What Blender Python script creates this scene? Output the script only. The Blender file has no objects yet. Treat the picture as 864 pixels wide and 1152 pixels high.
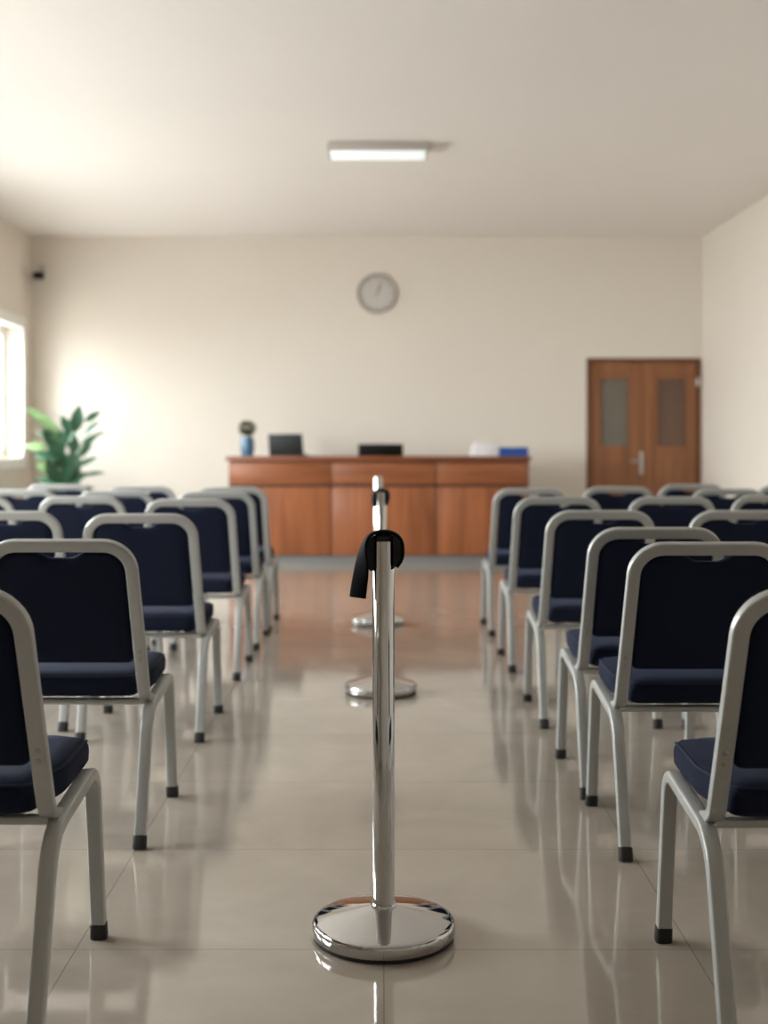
import bpy, bmesh, math, random
from mathutils import Vector, Matrix
R = math.radians
rnd = random.Random(7)
sc = bpy.context.scene
COL = sc.collection

# ------------------------------------------------------------------ frame constants
F, CX, CY, HC = 1410.0, 428.0, 497.0, 1.13      # focal length in px of the 864x1152 frame, vanishing point, eye height
XL, XR, YB, YF, ZC = -3.57, 3.29, 12.8, -2.6, 3.227

# ------------------------------------------------------------------ materials
def new_mat(name):
    m = bpy.data.materials.new(name); m.use_nodes = True
    nt = m.node_tree
    return m, nt, nt.nodes['Principled BSDF']

def plain(name, col, rough=0.5, metal=0.0, spec=0.5, var=0.06, scale=30.0, bump=0.0, sheen=0.0, coat=0.0, obj_coord=True):
    m, nt, b = new_mat(name)
    b.inputs['Roughness'].default_value = rough
    b.inputs['Metallic'].default_value = metal
    b.inputs['Specular IOR Level'].default_value = spec
    b.inputs['Coat Weight'].default_value = coat
    if sheen:
        b.inputs['Sheen Weight'].default_value = sheen
        b.inputs['Sheen Roughness'].default_value = 0.4
        b.inputs['Sheen Tint'].default_value = (0.45, 0.55, 0.9, 1)
    tc = nt.nodes.new('ShaderNodeTexCoord')
    n = nt.nodes.new('ShaderNodeTexNoise'); n.inputs['Scale'].default_value = scale; n.inputs['Detail'].default_value = 3
    nt.links.new(tc.outputs['Object'], n.inputs['Vector'])
    mx = nt.nodes.new('ShaderNodeMix'); mx.data_type = 'RGBA'
    mx.inputs['A'].default_value = tuple(c*(1-var) for c in col)+(1,)
    mx.inputs['B'].default_value = tuple(min(1, c*(1+var)) for c in col)+(1,)
    nt.links.new(n.outputs['Fac'], mx.inputs['Factor'])
    nt.links.new(mx.outputs['Result'], b.inputs['Base Color'])
    if bump:
        bp = nt.nodes.new('ShaderNodeBump'); bp.inputs['Strength'].default_value = bump; bp.inputs['Distance'].default_value = 0.002
        nt.links.new(n.outputs['Fac'], bp.inputs['Height']); nt.links.new(bp.outputs['Normal'], b.inputs['Normal'])
    return m

def wood(name, c1, c2, axis='Z', rough=0.35, scale=14.0):
    m, nt, b = new_mat(name)
    b.inputs['Roughness'].default_value = rough
    tc = nt.nodes.new('ShaderNodeTexCoord')
    mp = nt.nodes.new('ShaderNodeMapping')
    s = [1.0, 1.0, 1.0]; s['XYZ'.index(axis)] = 0.07
    mp.inputs['Scale'].default_value = s
    n = nt.nodes.new('ShaderNodeTexNoise'); n.inputs['Scale'].default_value = scale
    n.inputs['Detail'].default_value = 6; n.inputs['Distortion'].default_value = 0.6
    rp = nt.nodes.new('ShaderNodeValToRGB')
    rp.color_ramp.elements[0].position = 0.32; rp.color_ramp.elements[0].color = c1+(1,)
    rp.color_ramp.elements[1].position = 0.68; rp.color_ramp.elements[1].color = c2+(1,)
    nt.links.new(tc.outputs['Object'], mp.inputs['Vector']); nt.links.new(mp.outputs['Vector'], n.inputs['Vector'])
    nt.links.new(n.outputs['Fac'], rp.inputs['Fac']); nt.links.new(rp.outputs['Color'], b.inputs['Base Color'])
    return m

TILE = 0.685
def floor_mat():
    m, nt, b = new_mat('polished_porcelain_tile')
    N, L = nt.nodes, nt.links
    tc = N.new('ShaderNodeTexCoord'); sp = N.new('ShaderNodeSeparateXYZ'); L.new(tc.outputs['Object'], sp.inputs[0])
    def math_(op, a, bb=None):
        n = N.new('ShaderNodeMath'); n.operation = op
        for i, v in enumerate((a, bb)):
            if v is None: continue
            if isinstance(v, (int, float)): n.inputs[i].default_value = v
            else: L.new(v, n.inputs[i])
        return n.outputs[0]
    def joint(out, off):
        t = math_('DIVIDE', math_('ADD', out, off), TILE)
        f = math_('FRACT', t)
        d = math_('MINIMUM', f, math_('SUBTRACT', 1.0, f))
        return math_('LESS_THAN', d, 0.0016/TILE), math_('FLOOR', t)
    jx, ix = joint(sp.outputs['X'], 20*TILE-0.007)
    jy, iy = joint(sp.outputs['Y'], 20*TILE-2.79)
    j = math_('MAXIMUM', jx, jy)
    n1 = N.new('ShaderNodeTexNoise'); n1.inputs['Scale'].default_value = 3.0; n1.inputs['Detail'].default_value = 8; n1.inputs['Roughness'].default_value = .6; n1.inputs['Distortion'].default_value = 0.8
    cmb = N.new('ShaderNodeCombineXYZ'); L.new(math_('MULTIPLY', ix, 3.7), cmb.inputs[0]); L.new(math_('MULTIPLY', iy, 5.1), cmb.inputs[1])
    va = N.new('ShaderNodeVectorMath'); va.operation = 'ADD'; L.new(tc.outputs['Object'], va.inputs[0]); L.new(cmb.outputs[0], va.inputs[1])
    L.new(va.outputs[0], n1.inputs['Vector'])
    rp = N.new('ShaderNodeValToRGB')
    rp.color_ramp.elements[0].position = 0.30; rp.color_ramp.elements[0].color = FLOOR1+(1,)
    rp.color_ramp.elements[1].position = 0.70; rp.color_ramp.elements[1].color = FLOOR2+(1,)
    L.new(n1.outputs['Fac'], rp.inputs['Fac'])
    mx = N.new('ShaderNodeMix'); mx.data_type = 'RGBA'
    L.new(j, mx.inputs['Factor']); L.new(rp.outputs['Color'], mx.inputs['A']); mx.inputs['B'].default_value = (0.23, 0.20, 0.165, 1)
    L.new(mx.outputs['Result'], b.inputs['Base Color'])
    rr = N.new('ShaderNodeMapRange'); rr.inputs['To Min'].default_value = 0.05; rr.inputs['To Max'].default_value = 0.10
    L.new(n1.outputs['Fac'], rr.inputs['Value']); L.new(rr.outputs[0], b.inputs['Roughness'])
    b.inputs['IOR'].default_value = 1.85
    return m

FLOOR1, FLOOR2 = (0.330, 0.286, 0.240), (0.390, 0.341, 0.288)
M = {}
M['wall'] = plain('warm_cream_wall_paint', (0.745, 0.695, 0.63), 0.75, var=0.02, scale=2.0)
M['ceiling'] = plain('white_ceiling_paint', (0.83, 0.80, 0.78), 0.85, var=0.015, scale=1.5)
M['floor'] = floor_mat()
M['white'] = plain('white_window_paint', (0.88, 0.88, 0.87), 0.35, var=0.02)
M['chair_metal'] = plain('satin_silver_frame', (0.385, 0.395, 0.385), 0.38, metal=0.3, var=0.04, scale=60)
M['fabric'] = plain('navy_fabric', (0.0090, 0.0120, 0.0270), 0.9, spec=0.12, var=0.35, scale=420, bump=0.25, sheen=0.06)
M['piping'] = plain('navy_piping', (0.014, 0.019, 0.04), 0.8, spec=0.2, var=0.2, scale=200)
M['black_plastic'] = plain('black_plastic', (0.005, 0.005, 0.006), 0.5, spec=0.25, var=0.2)
M['rubber'] = plain('black_rubber', (0.010, 0.010, 0.010), 0.7, var=0.2)
M['strap'] = plain('black_webbing', (0.003, 0.003, 0.0035), 0.8, spec=0.1, var=0.3, scale=300, bump=0.2)
M['chrome'] = plain('polished_steel', (0.54, 0.54, 0.54), 0.05, metal=1.0, var=0.02, scale=8)
M['screw'] = plain('zinc_screw', (0.36, 0.36, 0.34), 0.3, metal=1.0, var=0.05)
M['desk_v'] = wood('cherry_veneer_upright', (0.20, 0.063, 0.022), (0.33, 0.112, 0.043), 'Z')
M['desk_h'] = wood('cherry_veneer_lengthwise', (0.185, 0.058, 0.020), (0.30, 0.100, 0.038), 'X')
M['desk_top'] = wood('cherry_counter_lengthwise', (0.15, 0.045, 0.017), (0.25, 0.078, 0.03), 'X', rough=0.3)
M['desk_gap'] = plain('dark_reveal', (0.05, 0.018, 0.008), 0.6)
M['plinth'] = plain('brushed_steel_plinth', (0.22, 0.225, 0.225), 0.45, metal=0.3)
M['door'] = wood('door_veneer', (0.215, 0.084, 0.034), (0.29, 0.118, 0.047), 'Z', rough=0.45)
M['door_frame'] = wood('door_frame_wood', (0.12, 0.044, 0.018), (0.16, 0.062, 0.026), 'Z', rough=0.5)
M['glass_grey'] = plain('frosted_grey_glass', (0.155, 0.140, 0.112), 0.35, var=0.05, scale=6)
M['glass_painted_view'] = plain('frosted_glass_painted_view', (0.135, 0.078, 0.052), 0.4, var=0.05, scale=6)  # brownish view through the glass, painted into the pane colour
M['silver'] = plain('brushed_silver', (0.62, 0.61, 0.58), 0.3, metal=0.9)
M['clock_rim'] = plain('grey_clock_rim', (0.36, 0.34, 0.31), 0.4, metal=0.2)
M['clock_face'] = plain('pale_clock_face', (0.56, 0.54, 0.51), 0.5, var=0.03)
M['clock_mark'] = plain('grey_clock_marks', (0.30, 0.29, 0.275), 0.5)
M['leaf'] = plain('deep_green_leaf', (0.030, 0.115, 0.062), 0.30, var=0.5, scale=9)
M['leaf_young'] = plain('fresh_green_leaf', (0.17, 0.29, 0.12), 0.35, var=0.4, scale=9)
M['stem'] = plain('plant_stem', (0.07, 0.12, 0.04), 0.6)
M['pot'] = plain('grey_ceramic_pot', (0.20, 0.20, 0.20), 0.4)
M['soil'] = plain('potting_soil', (0.03, 0.02, 0.012), 0.95, var=0.5, scale=80)
M['vase'] = plain('blue_glazed_vase', (0.06, 0.15, 0.26), 0.25, var=0.4, scale=12)
M['olive'] = plain('olive_leaf', (0.075, 0.072, 0.018), 0.6, var=0.5, scale=60)
M['laptop'] = plain('charcoal_laptop', (0.016, 0.022, 0.021), 0.45, var=0.1)
M['laptop_edge'] = plain('grey_laptop_edge', (0.16, 0.18, 0.18), 0.4)
M['paper'] = plain('white_paper', (0.78, 0.76, 0.78), 0.8, var=0.03, scale=50)
M['blue'] = plain('blue_binder_cover', (0.012, 0.075, 0.33), 0.4, var=0.1)
M['fixture'] = plain('white_lamp_housing', (0.55, 0.52, 0.49), 0.5, var=0.02)
M['cctv'] = plain('black_camera_housing', (0.010, 0.014, 0.013), 0.35)

def glass_mat():
    m = bpy.data.materials.new('clear_window_glass'); m.use_nodes = True
    nt = m.node_tree; nt.nodes.clear()
    o = nt.nodes.new('ShaderNodeOutputMaterial'); t = nt.nodes.new('ShaderNodeBsdfTransparent'); g = nt.nodes.new('ShaderNodeBsdfGlossy')
    t.inputs['Color'].default_value = (0.95, 0.97, 0.96, 1); g.inputs['Roughness'].default_value = 0.02
    lw = nt.nodes.new('ShaderNodeLayerWeight'); lw.inputs['Blend'].default_value = 0.5
    pw = nt.nodes.new('ShaderNodeMath'); pw.operation = 'POWER'; pw.inputs[1].default_value = 5.0
    fr = nt.nodes.new('ShaderNodeMath'); fr.operation = 'MULTIPLY_ADD'; fr.inputs[1].default_value = 0.5; fr.inputs[2].default_value = 0.03
    nt.links.new(lw.outputs['Facing'], pw.inputs[0]); nt.links.new(pw.outputs[0], fr.inputs[0])
    mx = nt.nodes.new('ShaderNodeMixShader')
    nt.links.new(fr.outputs[0], mx.inputs[0]); nt.links.new(t.outputs[0], mx.inputs[1]); nt.links.new(g.outputs[0], mx.inputs[2])
    nt.links.new(mx.outputs[0], o.inputs['Surface'])
    return m
M['glass'] = glass_mat()
def emit_mat(name, col, s):
    m, nt, b = new_mat(name)
    b.inputs['Base Color'].default_value = (0.8, 0.8, 0.8, 1)
    b.inputs['Emission Color'].default_value = col+(1,); b.inputs['Emission Strength'].default_value = s
    return m
M['lamp'] = emit_mat('lit_diffuser', (0.86, 0.97, 1.0), 0.62)

# ------------------------------------------------------------------ object helpers
def obj(name, bm, mat, parent=None, smooth=True, sharp=40, fix=True):
    me = bpy.data.meshes.new(name)
    if fix: bmesh.ops.recalc_face_normals(bm, faces=bm.faces)
    bm.to_mesh(me); bm.free()
    for p in me.polygons: p.use_smooth = smooth
    if smooth: me.set_sharp_from_angle(angle=R(sharp))
    me.materials.append(M[mat])
    o = bpy.data.objects.new(name, me); COL.objects.link(o)
    if parent: o.parent = parent
    return o
def thing(name, label, cat, loc=(0, 0, 0), rz=0, group=None):
    o = bpy.data.objects.new(name, None); COL.objects.link(o)
    o.empty_display_size = 0.1
    o.location = loc; o.rotation_euler = (0, 0, rz)
    o['label'] = label; o['category'] = cat
    if group: o['group'] = group
    return o
def structure(o, label=None, cat=None):
    o['kind'] = 'structure'
    if label: o['label'] = label
    if cat: o['category'] = cat
    return o
def BM(): return bmesh.new()
def box(bm, x0, x1, y0, y1, z0, z1, bevel=0.0, seg=2, mtx=None):
    vs = [bm.verts.new(v) for v in ((x0,y0,z0),(x1,y0,z0),(x1,y1,z0),(x0,y1,z0),(x0,y0,z1),(x1,y0,z1),(x1,y1,z1),(x0,y1,z1))]
    fs = [bm.faces.new([vs[i] for i in f]) for f in ((0,3,2,1),(4,5,6,7),(0,1,5,4),(1,2,6,5),(2,3,7,6),(3,0,4,7))]
    if bevel:
        es = list({e for f in fs for e in f.edges})
        r = bmesh.ops.bevel(bm, geom=es, offset=bevel, segments=seg, affect='EDGES', profile=0.5)
        vs = list({v for f in bm.faces if f.is_valid and (f in r['faces'] or f in fs) for v in f.verts} | {v for v in vs if v.is_valid})
    if mtx: bmesh.ops.transform(bm, matrix=mtx, verts=[v for v in vs if v.is_valid])
    return bm
def bx(*a, **k): return box(BM(), *a, **k)
def lathe(bm, prof, n=48, c=(0, 0)):
    rings = []
    for r, z in prof:
        if r < 1e-6: rings.append([bm.verts.new((c[0], c[1], z))])
        else: rings.append([bm.verts.new((c[0]+r*math.cos(2*math.pi*i/n), c[1]+r*math.sin(2*math.pi*i/n), z)) for i in range(n)])
    for a, b in zip(rings, rings[1:]):
        for i in range(n):
            j = (i+1) % n
            if len(a) == 1 and len(b) == 1: continue
            if len(a) == 1: bm.faces.new((a[0], b[i], b[j]))
            elif len(b) == 1: bm.faces.new((a[i], a[j], b[0]))
            else: bm.faces.new((a[i], a[j], b[j], b[i]))
    return bm
def fillet(pts, seg=8):
    """pts: list of (Vector, radius) -> polyline with round corners"""
    out = []
    n = len(pts)
    for i, (p, r) in enumerate(pts):
        if i in (0, n-1) or r <= 0: out.append(p.copy()); continue
        a = (pts[i-1][0]-p).normalized(); b = (pts[i+1][0]-p).normalized()
        ang = a.angle(b); d = r/math.tan(ang/2)
        c = p+(a+b).normalized()*(r/math.sin(ang/2))
        s = p+a*d-c; e = p+b*d-c
        tot = s.angle(e)
        for k in range(seg+1):
            t = k/seg
            out.append(c+(s*math.sin((1-t)*tot)+e*math.sin(t*tot))/math.sin(tot))
    return out
def section(a, b, n=16, p=3.2):
    o = []
    for i in range(n):
        t = 2*math.pi*i/n; c, s = math.cos(t), math.sin(t)
        o.append((a*math.copysign(abs(c)**(2/p), c), b*math.copysign(abs(s)**(2/p), s)))
    return o
def sweep(bm, path, sec, ref, cap=True, refs=None, scales=None):
    """sec x-axis follows ref (parallel transported) ; y-axis = tangent x ref"""
    n = len(path); rings = []; u = ref.copy()
    for i, p in enumerate(path):
        t = ((path[i+1]-p).normalized() if i < n-1 else Vector())+((p-path[i-1]).normalized() if i else Vector())
        t.normalize()
        if refs: u = refs[i].copy()
        u = (u-t*t.dot(u)).normalized(); v = t.cross(u)
        s = scales[i] if scales else 1.0
        rings.append([bm.verts.new(p+u*x*s+v*y*s) for x, y in sec])
    m = len(sec)
    for a, b in zip(rings, rings[1:]):
        for i in range(m):
            j = (i+1) % m; bm.faces.new((a[i], a[j], b[j], b[i]))
    if cap:
        bm.faces.new(list(reversed(rings[0]))); bm.faces.new(rings[-1])
    return bm
def tube(bm, path, r, n=8, scales=None):
    path = [Vector(p) for p in path]
    t = (path[1]-path[0]).normalized()
    ref = t.orthogonal().normalized()
    return sweep(bm, path, section(r, r, n, 2.0), ref, scales=scales)
def cushion(bm, outline, profile, place):
    """outline: 2D points ccw ; profile: list of (inset, height) ; place(x, y, h) -> 3D"""
    hx = max(abs(p[0]) for p in outline); cy = (max(p[1] for p in outline)+min(p[1] for p in outline))/2
    hy = (max(p[1] for p in outline)-min(p[1] for p in outline))/2
    rings = []
    for d, h in profile:
        sx, sy = 1-d/hx, 1-d/hy
        rings.append([bm.verts.new(place(x*sx, cy+(y-cy)*sy, h)) for x, y in outline])
    m = len(outline)
    for a, b in zip(rings, rings[1:]):
        for i in range(m):
            j = (i+1) % m; bm.faces.new((a[i], a[j], b[j], b[i]))
    for rg, h in ((rings[0], profile[0][1]), (rings[-1], profile[-1][1])):
        c = bm.verts.new(place(0, cy, h))
        for i in range(m): bm.faces.new((rg[i], rg[(i+1) % m], c))
    return bm
def round_poly(pts, seg=6):
    """closed polygon (x, y, r) -> 2D outline"""
    out = []; n = len(pts)
    for i in range(n):
        p = Vector(pts[i][:2]); r = pts[i][2]
        if r <= 0: out.append((p.x, p.y)); continue
        a = (Vector(pts[i-1][:2])-p).normalized(); b = (Vector(pts[(i+1) % n][:2])-p).normalized()
        ang = a.angle(b); d = r/math.tan(ang/2); c = p+(a+b).normalized()*(r/math.sin(ang/2))
        s = p+a*d-c; e = p+b*d-c; tot = s.angle(e)
        for k in range(seg+1):
            t = k/seg; q = c+(s*math.sin((1-t)*tot)+e*math.sin(t*tot))/math.sin(tot)
            out.append((q.x, q.y))
    return out
def copy_tree(o, parent=None):
    c = o.copy(); COL.objects.link(c); c.parent = parent
    for ch in list(o.children): copy_tree(ch, c)
    return c

# ------------------------------------------------------------------ room shell
T = 0.28
structure(obj('floor', bx(XL-T, XR+T, YF-T, YB+T, -0.12, 0), 'floor', smooth=False), 'polished beige floor tiles', 'floor')
structure(obj('ceiling', bx(XL-T, XR+T, YF-T, YB+T, ZC, ZC+0.15), 'ceiling', smooth=False), 'plain white ceiling', 'ceiling')
structure(obj('wall_right', bx(XR, XR+T, YF-T, YB+T, 0, ZC), 'wall', smooth=False), 'plain cream wall on the right', 'wall')
structure(obj('wall_front', bx(XL, XR, YF-T, YF, 0, ZC), 'wall', smooth=False), 'cream wall behind the camera', 'wall')
DX0, DX1, DH = 2.106, 3.272, 1.985
b = BM()      # back wall with the door opening
box(b, XL, DX0, YB, YB+T, 0, ZC); box(b, DX1, XR, YB, YB+T, 0, ZC); box(b, DX0, DX1, YB, YB+T, DH, ZC); box(b, DX0, DX1, YB+0.14, YB+T, 0, DH)
structure(obj('wall_back', b, 'wall', smooth=False), 'cream wall behind the desk', 'wall')
WINS = [(11.55, 12.44), (7.8, 10.5), (4.9, 7.3), (2.7, 4.4)]  # last opening is unseen, added to brighten the foreground and floor
WZ0, WZ1 = 0.975, 2.265
b = BM()
ys = sorted([YF-T, YB+T]+[y for w in WINS for y in w])
for y0, y1 in zip(ys, ys[1:]):
    if (y0, y1) in WINS:
        box(b, XL-T, XL, y0, y1, 0, WZ0); box(b, XL-T, XL, y0, y1, WZ1, ZC)
    else: box(b, XL-T, XL, y0, y1, 0, ZC)
structure(obj('wall_left', b, 'wall', smooth=False), 'cream wall with windows on the left', 'wall')
def frame_ring(bm, x0, x1, y0, y1, z0, z1, w, bev=0.004):
    box(bm, x0, x1, y0, y0+w, z0, z1, bev); box(bm, x0, x1, y1-w, y1, z0, z1, bev)
    box(bm, x0, x1, y0+w, y1-w, z0, z0+w, bev); box(bm, x0, x1, y0+w, y1-w, z1-w, z1, bev)
for i, (y0, y1) in enumerate(WINS):
    w = bpy.data.objects.new('window_%d' % (i+1), None); COL.objects.link(w)
    w.location = (XL, (y0+y1)/2, WZ0); structure(w, ['white framed window beside the potted plant', 'wide white framed window second from the desk', 'wide white framed window third from the desk', 'unseen white framed window nearest the camera, added to light the foreground'][i], 'window')
    h = (y1-y0)/2; H = WZ1-WZ0
    b = BM(); frame_ring(b, -0.004, 0.026, -h-0.105, h+0.105, -0.105, H+0.105, 0.106)
    obj('casing', b, 'white', w)
    b = BM(); frame_ring(b, -0.22, -0.15, -h+0.001, h-0.001, 0.001, H-0.001, 0.05)
    obj('window_frame', b, 'white', w)
    for s in (-1, 1):
        b = BM(); ya, yb = (-h+0.05, 0.02) if s < 0 else (-0.02, h-0.05)
        xo = -0.212 if s < 0 else -0.182
        frame_ring(b, xo, xo+0.026, ya, yb, 0.05, H-0.05, 0.045)
        sa = obj('sash', b, 'white', w)
        obj('pane', bx(xo+0.010, xo+0.015, ya+0.044, yb-0.044, 0.094, H-0.094), 'glass', sa, smooth=False)
    # portal: lets the sky light through this opening be sampled well (emits nothing itself)
    L = bpy.data.lights.new('window_portal', 'AREA'); L.shape = 'RECTANGLE'; L.size = y1-y0; L.size_y = H
    L.cycles.is_portal = True
    lo = bpy.data.objects.new('window_portal', L); COL.objects.link(lo)
    lo.location = (XL-T-0.02, (y0+y1)/2, (WZ0+WZ1)/2); lo.rotation_euler = (R(90), 0, R(-90))
    # local -Z must point into the room (+X)
    lo.rotation_euler = Vector((-1, 0, 0)).to_track_quat('Z', 'Y').to_euler()
# door in the back wall
d = bpy.data.objects.new('door_1', None); COL.objects.link(d); d.location = (DX0, YB, 0)
structure(d, 'brown wooden double door with two frosted panes', 'door')
DW = DX1-DX0
b = BM(); fw = 0.034
box(b, 0.002, fw, -0.015, 0.10, 0.002, DH-0.002, .003); box(b, DW-fw, DW-0.002, -0.015, 0.10, 0.002, DH-0.002, .003); box(b, fw, DW-fw, -0.015, 0.10, DH-fw, DH-0.002, .003)
obj('door_frame', b, 'door_frame', d)
mid = DW/2
def leaf(x0, x1, gx0, gx1, gm):
    z0, z1, g0, g1 = 0.008, DH-fw-0.004, 1.075, 1.785
    b = BM()
    y0, y1 = 0.006, 0.05
    box(b, x0, gx0, y0, y1, z0, z1, .002); box(b, gx1, x1, y0, y1, z0, z1, .002)
    box(b, gx0, gx1, y0, y1, z0, g0, .002); box(b, gx0, gx1, y0, y1, g1, z1, .002)
    lf = obj('door_leaf', b, 'door', d)
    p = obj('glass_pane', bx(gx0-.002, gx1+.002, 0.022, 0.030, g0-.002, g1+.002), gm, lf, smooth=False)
    b = BM()
    bw = 0.014
    for q in ((gx0, gx0+bw, g0, g1), (gx1-bw, gx1, g0, g1), (gx0+bw, gx1-bw, g0, g0+bw), (gx0+bw, gx1-bw, g1-bw, g1)):
        box(b, q[0], q[1], 0.001, 0.021, q[2], q[3], .002)
    obj('glazing_bead', b, 'door', lf)
    return lf
l1 = leaf(fw+.003, mid-.0025, 0.135, 0.435, 'glass_grey'); l2 = leaf(mid+.0025, DW-fw-.003, 0.715, 1.025, 'glass_painted_view')
b = BM(); hx = mid-0.025
box(b, hx-0.017, hx+0.017, -0.004, 0.006, 0.79, 1.03, .004)
hp = obj('handle_plate', b, 'silver', l1)
b = BM(); sweep(b, fillet([(Vector((hx, -0.002, 0.935)), 0), (Vector((hx, -0.055, 0.935)), 0.012), (Vector((hx-0.12, -0.055, 0.930)), 0)]), section(.012, .012, 10, 2), Vector((0, 0, 1)))
lathe_b = b; obj('lever', b, 'silver', hp)
for z in (0.30, 1.74):
    b = BM(); lathe(b, [(0, z-.045), (.007, z-.045), (.007, z+.045), (0, z+.045)], 12, (DW-fw-.004, -0.016)); obj('hinge', b, 'silver', l2)

# ------------------------------------------------------------------ stacking chairs
def make_chair():
    t = thing('stacking_chair', '', 'chair', group='navy chairs in rows on both sides of the aisle')
    # seat: tapered between the uprights of the back frame
    out = round_poly([(-0.180, -0.142, .03), (0.180, -0.142, .03), (0.216, 0.02, .25), (0.216, 0.262, .055), (-0.216, 0.262, .055), (-0.216, 0.02, .25)], 6)
    def seat_at(x, y, h): return (x, y, 0.396+h+0.012*max(0, (y-.02)/.24)-0.028*max(0, (y-.18)/.08)**2*(1 if h > .03 else .2))
    prof = [(0.02, 0.0), (0.006, 0.002), (0.001, 0.010), (0.0, 0.030), (0.001, 0.048), (0.006, 0.058), (0.016, 0.065), (0.05, 0.070), (0.11, 0.073), (0.16, 0.074)]
    seat = obj('seat', cushion(BM(), out, prof, seat_at), 'fabric', t, sharp=60)
    ring = [Vector(seat_at(x*(1-.0045/.216), .055+(y-.055)*(1-.0045/.207), 0.0575)) for x, y in out]
    b = BM(); n = len(ring); rg = []
    for i in range(n):
        tt = (ring[(i+1) % n]-ring[i-1]).normalized(); u = Vector((0, 0, 1)); v = tt.cross(u).normalized()
        rg.append([b.verts.new(ring[i]+u*math.cos(k*math.pi/3)*.0032+v*math.sin(k*math.pi/3)*.0032) for k in range(6)])
    for i in range(n):
        for k in range(6): b.faces.new((rg[i][k], rg[i][(k+1) % 6], rg[(i+1) % n][(k+1) % 6], rg[(i+1) % n][k]))
    obj('piping', b, 'piping', seat)
    # hoop-shaped back frame
    zb, yb, zt, yt = 0.394, -0.122, 0.842, -0.264
    pts = []
    for s in (1, -1):
        q = [(Vector((s*.2125, -0.068, zb-.014)), 0), (Vector((s*.2115, yb, zb)), .045), (Vector((s*.1965, yt, zt)), .078)]
        pts += q if s > 0 else q[::-1]
    path = fillet(pts, 9)
    b = BM(); sweep(b, path, section(.0115, .0175, 28, 6), Vector((0, 0, -1)))
    bf = obj('back_frame', b, 'chair_metal', t, sharp=50)
    lean = Vector((0, yt-yb, zt-zb)).normalized(); nrm = Vector((0, -lean.z, lean.y))   # nrm faces backwards
    base = Vector((0, yb, zb))
    for s in (-1, 1):
        for hh in (0.125, 0.148):
            c = base+lean*hh+Vector((s*.2075, 0, 0))+nrm*.0112
            b = BM(); lathe(b, [(0, -.002), (.0062, -.002), (.0062, .001), (.004, .0028), (0, .0028)], 12)
            m4 = Matrix.Translation(c) @ nrm.to_track_quat('Z', 'Y').to_matrix().to_4x4()
            bmesh.ops.transform(b, matrix=m4, verts=b.verts)
            obj('screw', b, 'screw', bf)
    # back pad, with a hand-hold dip under the top rail
    w0, w1 = 0.187, 0.1775
    v0, v1 = 0.108, 0.4515
    o2 = [(-w0, v0, .035), (w0, v0, .035), (w1, v1, .062)]
    top = round_poly([(-w0, v0, .016), (w0, v0, .016), (w1, v1, .058), (-w1, v1, .058)], 7)
    # insert the dip into the straight top edge (between the two top corner arcs)
    k = 8*3
    sst = lambda t: t*t*(3-2*t)
    dip = [(.078-.156*i/24, v1-0.021*sst(min(1, min(i, 24-i)/8))) for i in range(25)]
    top = top[:k]+dip+top[k:]
    def pad_at(x, y, h):
        p = base+lean*y-nrm*h
        return (x, p.y-0.0+0.0, p.z)
    prof = [(0.10, -.0085), (0.05, -.009), (0.012, -.008), (0.003, -.004), (0, .004), (.002, .014), (.010, .024), (.03, .031), (.07, .036), (.12, .038)]
    obj('backrest', cushion(BM(), top, prof, pad_at), 'fabric', t, sharp=60)
    # legs : one bent tube each side, built as two legs and the rail between them
    for s in (-1, 1):
        X = lambda f: s*f
        pf, pr = Vector((X(.2235), 0.212, .398)), Vector((X(.2255), -0.152, .364))
        full = fillet([(Vector((X(.230), 0.252, 0.008)), 0), (pf, .055), (pr, .11), (Vector((X(.224), -0.262, 0.008)), 0)], 12)
        # order: foot, 13 pts of front bend, 13 pts of rear bend, foot
        sx = section(.0165, .0140, 24, 5.5)
        front, rail, rear = full[:14], full[13:15], full[14:]
        ref = Vector((0, 1, 0))
        for nm, pth in (('leg', front), ('leg', list(reversed(rear)))):
            # long foot segment first, section x across the bend plane
            b = BM(); sweep(b, [pth[0], pth[0].lerp(pth[1], .5)]+pth[1:], [(y, x) for x, y in sx], Vector((0, -1 if nm else 1, 0)) if False else ref)
            lg = obj(nm, b, 'chair_metal', t, sharp=50)
            dr = (pth[1]-pth[0]).normalized()
            p0 = pth[0]-dr*(.008/dr.z)
            b = BM(); sweep(b, [p0, p0+dr*.004, p0+dr*.034, p0+dr*.037], [(y*1.0, x*1.0) for x, y in section(.0195, .0165, 14, 3.4)], ref, scales=[.95, 1, .97, .90])
            for v in b.verts: v.co.z = max(v.co.z, 0.0)
            obj('foot_cap', b, 'rubber', lg, sharp=50)
        b = BM(); d0 = (rail[1]-rail[0]).normalized()
        sweep(b, [rail[0]-d0*.001, rail[1]+d0*.001], [(y, x) for x, y in sx], Vector((0, 0, 1)))
        obj('side_rail', b, 'chair_metal', t, sharp=50)
    for y, z in ((-0.105, .378), (0.175, .384)):
        b = BM(); box(b, -.212, .212, y-.0125, y+.0125, z-.009, z+.009, .005, 3)
        obj('cross_bar', b, 'chair_metal', t)
    return t
DTOP = 0.272      # back-top of a chair lies this far behind its origin
LE, RE = -0.690, 0.655     # aisle-side outer edges
lc = lambda k: LE-0.2145-0.568*k
rc = lambda k: RE+0.2145+0.565*k
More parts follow.
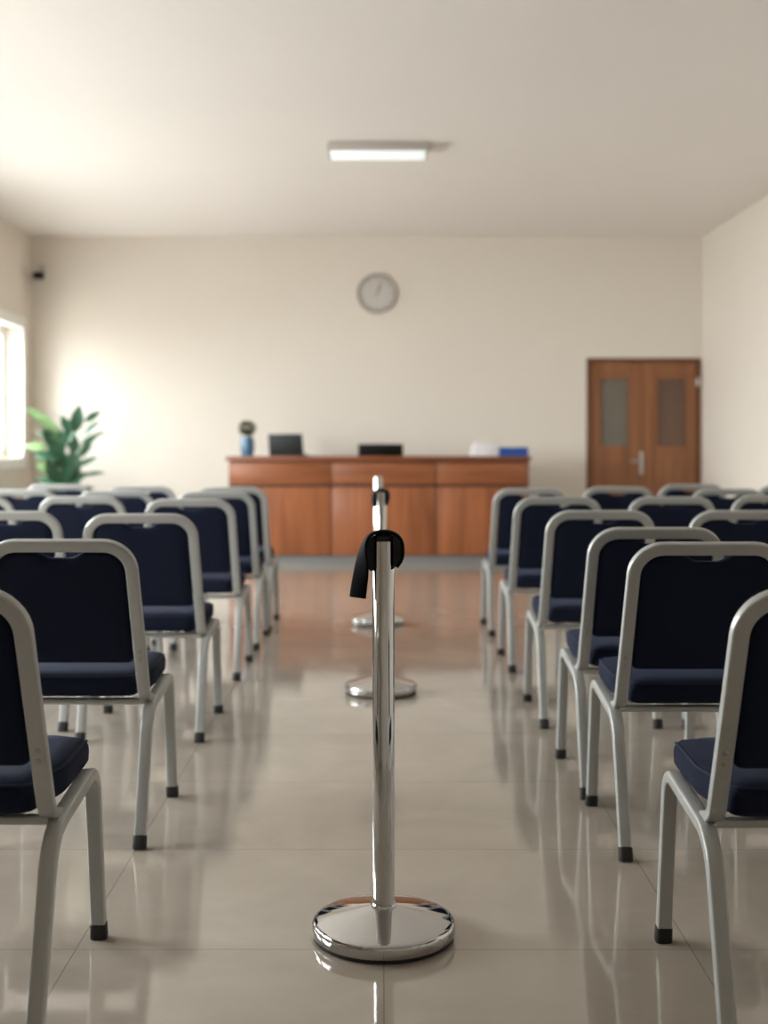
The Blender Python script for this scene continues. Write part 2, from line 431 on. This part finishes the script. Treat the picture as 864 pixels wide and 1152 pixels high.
CH = [  # (x, back-top depth, label)
 (lc(0)+.034, 2.33, 'navy chair nearest the camera left of the aisle, cut by the photo left edge'),
 (lc(0)+.012, 3.47, 'navy chair left of the aisle, second from the camera, whole backrest in view'),
 (lc(0), 4.70, 'navy chair left of the aisle, third from the camera in the aisle-side file'),
 (lc(0), 5.92, 'navy chair left of the aisle, fourth from the camera in the aisle-side file'),
 (lc(0)+.008, 6.78, 'navy chair left of the aisle, fifth from the camera, one before the desk end'),
 (lc(0)+.015, 7.44, 'navy chair left of the aisle closest to the wooden desk'),
 (lc(1)+.01, 4.88, 'navy chair in the second file left of the aisle, its nearest, cut by photo edge'),
 (lc(1)-.01, 6.20, 'navy chair in the second file left of the aisle, second from the camera'),
 (lc(1), 6.93, 'navy chair in the second file left of the aisle, third from the camera'),
 (lc(1)+.01, 7.62, 'navy chair in the second file left of the aisle, farthest, nearest the desk'),
 (lc(2), 6.22, 'navy chair in the file along the left window wall, only a corner in view'),
 (lc(2)-.01, 7.12, 'navy chair in the window-side left file, middle of its three, under the window'),
 (lc(2)-.01, 7.95, 'navy chair directly in front of the big potted plant'),
 (rc(0), 2.31, 'navy chair nearest the camera right of the aisle, cut by the photo right edge'),
 (rc(0)+.016, 3.37, 'navy chair right of the aisle, second from the camera, wide backrest in view'),
 (rc(0)+.004, 3.95, 'navy chair right of the aisle, third from the camera, close behind the second'),
 (rc(0), 4.93, 'navy chair right of the aisle, fourth from the camera in the aisle-side file'),
 (rc(0), 6.12, 'navy chair right of the aisle, fifth from the camera in the aisle-side file'),
 (rc(0), 7.26, 'navy chair right of the aisle closest to the wooden desk'),
 (rc(1), 4.93, 'navy chair in the second file right of the aisle, its nearest, at photo right edge'),
 (rc(1), 6.15, 'navy chair in the second file right of the aisle, middle of three'),
 (rc(1), 7.55, 'navy chair in front of the left leaf of the brown double door'),
 (rc(2), 6.35, 'navy chair in the third file right of the aisle, nearest, cut by photo edge'),
 (rc(2), 7.20, 'navy chair in the third file right of the aisle, middle, before the door edge'),
 (rc(2)-.01, 7.98, 'navy chair low before the right door leaf, mostly hidden by the chair in front'),
 (rc(3), 7.82, 'navy chair nearest the right wall, only a corner showing at photo edge'),
]
proto = make_chair()
for i, (x, dtop, lab) in enumerate(CH):
    o = proto if i == 0 else copy_tree(proto)
    o.location = (x, dtop+DTOP, 0)
    o['label'] = lab

# ------------------------------------------------------------------ chrome barrier posts
def make_post(x, y, label, head):
    t = thing('stanchion', label, 'barrier post', (x, y, 0), 0, 'chrome barrier posts along the aisle')
    b = BM(); lathe(b, [(.140, .004), (.158, .006), (.1625, .012), (.1635, .030), (.1620, .036), (.1575, .0400), (.150, .0425), (.10, .0545), (.060, .0635), (.036, .0688), (.026, .0710)], 96)
    base = obj('base', b, 'chrome', t, sharp=60)
    b = BM(); lathe(b, [(0, 0), (.154, 0), (.1595, .002), (.1600, .009), (.150, .010), (0, .010)], 96)
    obj('rubber_ring', b, 'rubber', base)
    b = BM(); lathe(b, [(.0285, .066), (.0295, .070), (.0292, .074), (.0270, .077), (.0252, .077)], 48)
    obj('collar', b, 'chrome', t)
    top = 0.904
    b = BM(); lathe(b, [(.0252, .058), (.0252, top-.002), (.0242, top), (.0200, top), (0, top)], 64)
    obj('pole', b, 'chrome', t, sharp=50)
    if head == 'bare':
        b = BM(); lathe(b, [(0, top-.001), (.0236, top-.001), (.0236, top+.004), (.020, top+.009), (.010, top+.012), (0, top+.0125)], 48)
        obj('top_cap', b, 'chrome', t); return t
    b = BM(); lathe(b, [(0, top-.001), (.0246, top-.001), (.0250, top+.003), (.0235, top+.009), (.018, top+.0140), (.009, top+.0163), (0, top+.0168)], 48)
    obj('top_cap', b, 'black_plastic', t)
    # belt head: a dark block hugging each side of the post top, set slightly to the rear
    b = BM()
    for pts in (((442, 601.5), (446.5, 602.5), (450.5, 608), (452, 616), (451, 626), (448, 633.5), (445, 636.5), (442, 636)),
                ((421, 602.5), (416.5, 605), (412.5, 611), (410.5, 620), (411, 631), (414, 638.5), (417, 641), (421, 641))):
        cx_ = sum(p[0] for p in pts)/len(pts); cz_ = sum(p[1] for p in pts)/len(pts); rings = []
        for yy, k_ in ((-.0215, .72), (-.0195, .93), (-.016, 1), (.021, 1), (.0245, .93), (.0265, .72)):
            rings.append([b.verts.new((((p[0]-cx_)*(k_ if abs(p[0]-431.5) > 11 else 1)+cx_-431.5)*.00204, yy, 1.13-((p[1]-cz_)*k_+cz_-497)*.00204)) for p in pts])
        n = len(pts)
        for A, B in zip(rings, rings[1:]):
            for i in range(n): b.faces.new((A[i], A[(i+1) % n], B[(i+1) % n], B[i]))
        b.faces.new(rings[0]); b.faces.new(rings[-1])
    obj('belt_head', b, 'black_plastic', t, sharp=50)
    if head == 'strap':
        s = .00204
        px = [(446.5, 637, 0), (452, 628, 0), (453.3, 618, 0), (451.5, 608, 0), (446, 601.5, 0), (438, 598.2, 0), (430, 597.6, 0), (421, 599.2, .0), (414, 604, .05), (409.5, 612, .15), (407, 622, .35), (405.5, 634, .6), (403.5, 648, .78), (401.5, 660, .85), (400, 671, .9)]
        pts = [Vector(((a-431.5)*s, 0, 1.13-(c-497)*s)) for a, c, _ in px]
        # smooth the polyline
        def cr(p0, p1, p2, p3, t): return 0.5*((2*p1)+(p2-p0)*t+(2*p0-5*p1+4*p2-p3)*t*t+(3*p1-p0-3*p2+p3)*t**3)
        path, refs = [], []
        for i in range(len(pts)-1):
            P = [pts[max(0, i-1)], pts[i], pts[i+1], pts[min(len(pts)-1, i+2)]]
            for k in range(4):
                u = k/4; q = cr(*P, u); tw = px[i][2]*(1-u)+px[i+1][2]*u
                q = q+Vector((0.006*tw, -0.012*tw, 0))
                path.append(q); a = tw*R(78)
                refs.append(Vector((math.sin(a), -math.cos(a), 0)))
        path.append(pts[-1]+Vector((.006*.9, -.012*.9, 0))); refs.append(refs[-1])
        n = len(path)
        sec = section(.0205, .0040, 16, 3.4)
        b = BM(); sweep(b, path, sec, refs[0], refs=refs, scales=[1]*n)
        obj('strap', b, 'strap', t, sharp=50)
        # stitched tail end, a doubled layer of webbing
        b = BM(); sweep(b, [p+Vector((0, .0, 0)) for p in path[-9:]], section(.0180, .0058, 12, 3.4), refs[-9], refs=refs[-9:])
        obj('strap_tail', b, 'strap', t, sharp=50)
    return t
make_post(0.007, 2.866, 'large chrome barrier post in front with black strap over its top', 'strap')
make_post(0.002, 5.65, 'chrome barrier post with black head, middle one behind the nearest post', 'head')
make_post(-0.013, 7.78, 'farthest chrome barrier post, plain top, closest to the desk', 'bare')

# ------------------------------------------------------------------ reception desk
DY0, DY1, DZ = 11.6, 12.28, 0.995
dk = thing('reception_desk', 'long reddish brown wooden counter desk against the back wall', 'desk', (0, DY0, 0))
x0, x1 = -1.395, 1.365
dep = DY1-DY0
obj('plinth', bx(x0+.02, x1-.02, .035, dep-.03, 0, .075), 'plinth', dk)
obj('carcass', bx(x0+.004, x1-.004,   .022, dep-.005, .075, DZ-.042), 'desk_gap', dk)
cuts = [x0, -.455, .515, x1]
for a, c in zip(cuts, cuts[1:]):
    obj('upper_panel', bx(a+.005, c-.005, -.004, .021, .735, DZ-.055, .003), 'desk_h', dk)
    obj('lower_panel', bx(a+.005, c-.005, .004, .021, .080, .712, .003), 'desk_v', dk)
for sgn, xx in ((-1, x0), (1, x1)):
    obj('side_panel', bx(xx-.012, xx+.004, .024, dep-.004, .09, DZ-.044, .003) if sgn < 0 else bx(xx-.004, xx+.012, .024, dep-.004, .09, DZ-.044, .003), 'desk_v', dk)
obj('countertop', bx(x0-.035, x1+.03, -.035, dep+.01, DZ-.042, DZ, .006), 'desk_top', dk)

# laptops on the desk : lids lean towards us
def laptop(x, y, w, lid_h, tilt, shear, label):
    t = thing('laptop', label, 'laptop', (x, y, DZ), R(shear), 'laptops on the desk')
    obj('keyboard_base', bx(-w/2, w/2, -.01, .22, .001, .018, .004), 'laptop', t)
    kb = BM()
    for r_ in range(5):
        for c_ in range(12):
            kx = -w*.43+c_*w*.86/11.6; box(kb, kx, kx+w*.06, .03+r_*.021, .047+r_*.021, .0175, .0195)
    obj('keys', kb, 'laptop_edge', t, smooth=False)
    m4 = Matrix.Translation((0, -.012, .014)) @ Matrix.Rotation(R(tilt), 4, 'X')
    ld = obj('lid', bx(-w/2, w/2, -.010, 0, 0, lid_h, .004, mtx=m4), 'laptop', t)
    obj('screen', bx(-w/2+.012, w/2-.012, .0, .0012, .015, lid_h-.012, mtx=m4), 'black_plastic', ld, smooth=False)
    b = BM(); sweep(b, [Vector((-w*.35, -.012, .014)), Vector((w*.35, -.012, .014))], section(.007, .007, 10, 2), Vector((0, 0, 1)))
    obj('hinge', b, 'laptop_edge', t)
    return t
laptop(-.885, 11.86, .33, .205, 18, -9, 'dark laptop with upright lid on the desk beside the blue vase')
laptop(.002, 11.84, .42, .165, 52, 0, 'low wide dark laptop with leaning lid at the middle of the desk')

# small vase with a round olive plant
v = thing('vase_plant', 'small blue vase with round olive plant on the desk left end', 'plant', (-1.258, 11.86, DZ))
b = BM(); lathe(b, [(0, .001), (.042, .001), (.046, .006), (.053, .06), (.054, .10), (.048, .145), (.042, .163), (.044, .170), (.038, .170), (.036, .150), (0, .145)], 32)
obj('vase', b, 'vase', v, sharp=60)
def leaf_mesh(bm, p, d, up, L, W, curl=.25, n=7):
    d = d.normalized(); side = d.cross(up).normalized(); nn = side.cross(d).normalized()
    rows = []
    for i in range(n):
        t = i/(n-1); w = W*.5*math.sin(math.pi*min(1, t*.93+.05))**.8*(1-.25*t)
        c = p+d*L*t-nn*curl*L*t*t
        rows.append([bm.verts.new(c+side*w*k+nn*abs(k)*w*.25) for k in (-1, -.5, 0, .5, 1)])
    for a, c in zip(rows, rows[1:]):
        for k in range(4): bm.faces.new((a[k], a[k+1], c[k+1], c[k]))
b = BM()
for i in range(170):
    z = rnd.uniform(-.9, 1); a = rnd.uniform(0, 2*math.pi); q = math.sqrt(1-z*z)
    d_ = Vector((q*math.cos(a), q*math.sin(a), z))
    leaf_mesh(b, Vector((0, 0, .245))+d_*.032, d_+Vector((rnd.uniform(-.3, .3),)*3), Vector((.1, .2, 1)), .048, .022, .2, 4)
obj('foliage', b, 'olive', v, fix=False)
b = BM()
for k in range(5):
    a = k*1.25; tube(b, [(.012*math.cos(a), .012*math.sin(a), .146), (.006*math.cos(a+1), .006*math.sin(a+1), .20), (.012*math.cos(a), .012*math.sin(a), .24)], .003, 6)
obj('stem', b, 'stem', v)
v.scale = (1.22, 1.22, 1.08)

# papers and blue binder
pp = BM()
nl = 9
for i in range(nl):
    z = .0015+i*.0128; off = .03*(i/nl)**2 if i > 4 else 0
    box(pp, -.120+off+rnd.uniform(-.003, .003), .118, -.15+rnd.uniform(-.004, .004), .15, z, z+.0124, .002, 1)
p_ = obj('paper_bundle', pp, 'paper'); p_.location = (.985, 11.86, DZ); p_.rotation_euler = (0, 0, R(1.5))
p_['label'] = 'thick bundle of white papers on the desk beside the blue binder'; p_['category'] = 'papers'
bn = thing('binder', 'blue ring binder lying flat at the desk right end', 'binder', (1.247, 11.85, DZ))
b = BM()
box(b, -.133, .133, -.15, .15, .001, .005, .001, 1); box(b, -.133, .133, -.15, .15, .078, .082, .001, 1); box(b, -.133, .133, -.152, -.147, .002, .081, .001, 1)
obj('cover', b, 'blue', bn)
b = BM()
for i in range(6): box(b, -.125+rnd.uniform(-.002, .002), .125, -.135, .145, .0055+i*.0112, .0160+i*.0112, .001, 1)
obj('page_block', b, 'paper', bn)

# ------------------------------------------------------------------ wall clock
ck = thing('wall_clock', 'round grey wall clock hanging above the desk', 'clock', ((424-CX)/F*12.78, YB, HC+(497-330)/F*12.78))
def disc(prof, mat, name, par, n=64):
    b = BM(); lathe(b, prof, n); bmesh.ops.transform(b, matrix=Matrix.Rotation(R(90), 4, 'X'), verts=b.verts)
    return obj(name, b, mat, par, sharp=50)
disc([(0, .001), (.190, .001), (.200, .008), (.203, .022), (.198, .036), (.186, .040), (.176, .034), (.174, .020), (0, .020)], 'clock_rim', 'rim', ck)
fc = disc([(0, .0195), (.1745, .0195), (.1745, .0225), (0, .0225)], 'clock_face', 'dial', ck)
b = BM()
for k in range(60):
    a = k*R(6); big = k % 5 == 0
    m4 = Matrix.Rotation(-a, 4, 'Y')
    box(b, -.0055 if big else -.002, .0055 if big else .002, -.0242, -.0224, .135 if big else .150, .165, mtx=m4)
obj('dial_marks', b, 'clock_mark', fc, smooth=False)
def hand(name, ang, L, w):
    b = BM(); box(b, -w/2, w/2, -.0285, -.0262, -.03, L, .001, 1, mtx=Matrix.Rotation(R(ang), 4, 'Y')); obj(name, b, 'black_plastic', ck)
hand('hour_hand', 22, .085, .014)
b = BM(); box(b, -.0045, .0045, -.0315, -.0292, -.03, .135, .001, 1, mtx=Matrix.Rotation(R(18), 4, 'Y')); obj('minute_hand', b, 'clock_mark', ck)
disc([(0, .022), (.010, .022), (.010, .033), (.007, .035), (0, .035)], 'clock_mark', 'hub', ck, 20)

# ------------------------------------------------------------------ ceiling lamp
ly0, ly1 = 8.74, 9.03
la = thing('ceiling_lamp', 'lit white rectangular lamp on the ceiling above the aisle', 'lamp', (-.018, (ly0+ly1)/2, ZC))
hw, hd = .345, (ly1-ly0)/2
b = BM(); box(b, -hw, hw, -hd, hd, -.064, -.001, .004)
obj('housing', b, 'fixture', la)
b = BM(); box(b, -hw+.012, hw-.012, -hd+.012, hd-.012, -.070, -.0635, .004)
obj('diffuser', b, 'lamp', la)
for s in (-1, 1):
    obj('end_cap', bx(s*(hw+.002)-.004, s*(hw+.002)+.004, -hd-.001, hd+.001, -.067, -.001, .002), 'fixture', la)

# ------------------------------------------------------------------ security camera near the left corner
sx_, sz_ = (42-CX)/F*12.62, HC+(497-309)/F*12.62
cc = thing('security_camera', 'small black security camera high in the left back corner', 'camera', (sx_, YB, sz_))
obj('mount_plate', bx(-.03, .03, -.012, -.001, .045, .125, .004), 'fixture', cc)
b = BM(); sweep(b, fillet([(Vector((0, -.008, .085)), 0), (Vector((0, -.13, .085)), .02), (Vector((0, -.13, .03)), 0)]), section(.011, .011, 10, 2), Vector((1, 0, 0)))
obj('bracket', b, 'fixture', cc)
m4 = Matrix.Translation((0, -.14, 0)) @ Matrix.Rotation(R(14), 4, 'Z') @ Matrix.Rotation(R(8), 4, 'X')
hb = obj('housing', bx(-.055, .055, -.09, .09, -.038, .036, .016, 3, mtx=m4), 'cctv', cc)
b = BM(); lathe(b, [(0, .0), (.026, .0), (.026, .006), (.020, .009), (.018, .005), (0, .004)], 24)
bmesh.ops.transform(b, matrix=m4 @ Matrix.Translation((0, -.089, 0)) @ Matrix.Rotation(R(90), 4, 'X'), verts=b.verts)
obj('lens', b, 'black_plastic', hb)

# ------------------------------------------------------------------ big potted plant
PX, PY = -2.985, 12.05
pl = thing('potted_plant', 'tall leafy green potted plant in the left back corner', 'plant', (PX, PY, 0))
b = BM(); lathe(b, [(0, .001), (.15, .001), (.165, .01), (.20, .30), (.205, .36), (.198, .365), (.186, .36), (.183, .32), (0, .315)], 40)
obj('pot', b, 'pot', pl, sharp=50)
b = BM(); lathe(b, [(0, .335), (.1, .333), (.183, .325), (.182, .30), (0, .30)], 32); obj('soil', b, 'soil', pl)
k = 12.05/F
def P(px, py, dy=0.0): return Vector(((px-CX)*k-PX, dy, HC-(py-CY)*k))
# leaves: centre px, direction in the picture (deg, 0 = right, 90 = up), length px, width px, depth offset, depth lean, young?
LV = [(88.5, 471, 78, 27, 13, -.06, -.3, 0), (103, 468, 40, 19, 8, .05, .3, 0), (103, 481, 42, 20, 8, .02, -.2, 0), (100, 494, 38, 20, 8, .06, .2, 0),
      (110, 488, 20, 13, 6, .08, .3, 0), (99, 519, 32, 20, 7, -.02, .1, 0), (104, 533, 14, 22, 8, .05, 0, 0), (94, 505, 60, 20, 8, .1, .5, 0),
      (44, 468, 142, 27, 10, -.04, -.2, 1), (54, 474, 140, 24, 11, -.10, .1, 1), (65, 484, 128, 28, 12, -.12, -.1, 1), (72, 477, 118, 22, 10, .08, .2, 0), (76, 484, 80, 26, 12, .10, .2, 0),
      (48, 488, 168, 22, 8, .08, .3, 0), (40, 502, 172, 22, 9, -.02, -.1, 1), (62, 495, 120, 28, 14, -.14, -.5, 0), (71, 500, 82, 28, 13, -.12, -.4, 0),
      (57, 512, 160, 26, 13, -.14, -.4, 0), (68, 516, 120, 24, 12, -.08, -.5, 0), (54, 527, 150, 24, 11, -.06, 0, 1), (63, 530, 110, 28, 13, -.12, -.6, 0), (78, 533, 70, 26, 12, -.14, -.6, 0),
      (83, 521, 60, 24, 10, .0, .1, 0), (88, 538, 35, 24, 10, -.05, .1, 0), (70, 541, 95, 24, 13, .05, .3, 0), (52, 541, 160, 26, 11, .02, .1, 0), (75, 550, 100, 26, 12, -.1, -.5, 0),
      (92, 552, 25, 26, 11, .0, .1, 0), (58, 556, 150, 26, 11, -.08, -.2, 0), (81, 508, 75, 24, 10, .12, .5, 0), (66, 568, 120, 26, 12, -.05, -.2, 0), (86, 570, 50, 26, 12, -.05, -.2, 0),
      (60, 503, 100, 24, 13, .04, .2, 0), (77, 496, 95, 24, 12, .14, .2, 0), (82, 530, 70, 26, 12, .08, .2, 0), (48, 515, 165, 20, 10, .05, .2, 0), (74, 522, 100, 26, 13, .0, -.3, 0), (80, 545, 80, 26, 13, .08, .1, 0), (60, 547, 120, 28, 13, .1, .1, 0), (57, 480, 130, 24, 9, .0, .1, 0)]
bo, by, bs = BM(), BM(), BM()
for (px, py, an, ln, wd, dy, lean, yg) in LV:
    d_ = Vector((math.cos(R(an)), lean*.8, math.sin(R(an)))).normalized()
    L_ = ln*k*1.12; c = P(px, py, dy); p0 = c-d_*L_*.5
    upv = Vector((rnd.uniform(-.3, .3), -1, .55)) if abs(d_.z) > .5 or yg else Vector((0.1, -.6, 1))
    leaf_mesh(by if yg else bo, p0, d_, upv, L_, wd*k*1.32, .12)
    s0 = Vector((rnd.uniform(-.06, .06), rnd.uniform(-.06, .06), .33))
    mid_ = s0.lerp(p0, .55)+Vector((-p0.x*.35, -p0.y*.3, .05))
    pts = [s0*(1-t)**2+mid_*2*t*(1-t)+p0*t*t for t in [i/7 for i in range(8)]]+[p0+d_*L_*.25]
    tube(bs, pts, .0055, 6, scales=[1.3-.9*i/8 for i in range(9)])
obj('foliage', bo, 'leaf', pl, fix=False); obj('young_foliage', by, 'leaf_young', pl, fix=False); obj('stem', bs, 'stem', pl)

# ------------------------------------------------------------------ daylight
w = bpy.data.worlds.new('overcast_daylight'); sc.world = w; w.use_nodes = True
bg = w.node_tree.nodes['Background']
bg.inputs['Strength'].default_value = 31.0
_n, _l = w.node_tree.nodes, w.node_tree.links
_tc = _n.new('ShaderNodeTexCoord'); _sp = _n.new('ShaderNodeSeparateXYZ'); _l.new(_tc.outputs['Generated'], _sp.inputs[0])
_rp = _n.new('ShaderNodeValToRGB'); _mr = _n.new('ShaderNodeMapRange')
_mr.inputs['From Min'].default_value = -1; _mr.inputs['From Max'].default_value = 1
_l.new(_sp.outputs['Z'], _mr.inputs['Value']); _l.new(_mr.outputs[0], _rp.inputs['Fac']); _l.new(_rp.outputs['Color'], bg.inputs['Color'])
_rp.color_ramp.elements[0].position = 0.38; _rp.color_ramp.elements[0].color = (0.35, 0.338, 0.322, 1)     # pale ground outside
_rp.color_ramp.elements[1].position = 0.62; _rp.color_ramp.elements[1].color = (0.97, 0.98, 1.0, 1)      # overcast sky

# ------------------------------------------------------------------ camera
cam = bpy.data.cameras.new('camera'); co = bpy.data.objects.new('camera', cam); COL.objects.link(co)
co.location = (0, 0, HC); co.rotation_euler = (R(90), 0, 0)
cam.sensor_width = 36; cam.sensor_fit = 'AUTO'; cam.lens = F/1152*36
cam.shift_x = (432-CX)/1152; cam.shift_y = -(576-CY)/1152
cam.clip_start = 0.05
cam.dof.use_dof = True; cam.dof.focus_distance = 2.87; cam.dof.aperture_fstop = 2.3
sc.camera = co

sc.view_settings.view_transform = 'Standard'; sc.view_settings.look = 'None'
sc.view_settings.gamma = 1.0; sc.view_settings.use_curve_mapping = False
sc.view_settings.exposure = 0.1
sc.cycles.max_bounces = 14; sc.cycles.diffuse_bounces = 10; sc.cycles.glossy_bounces = 6; sc.cycles.transparent_max_bounces = 12
sc.cycles.use_denoising = True
sc.cycles.sample_clamp_indirect = 12.0
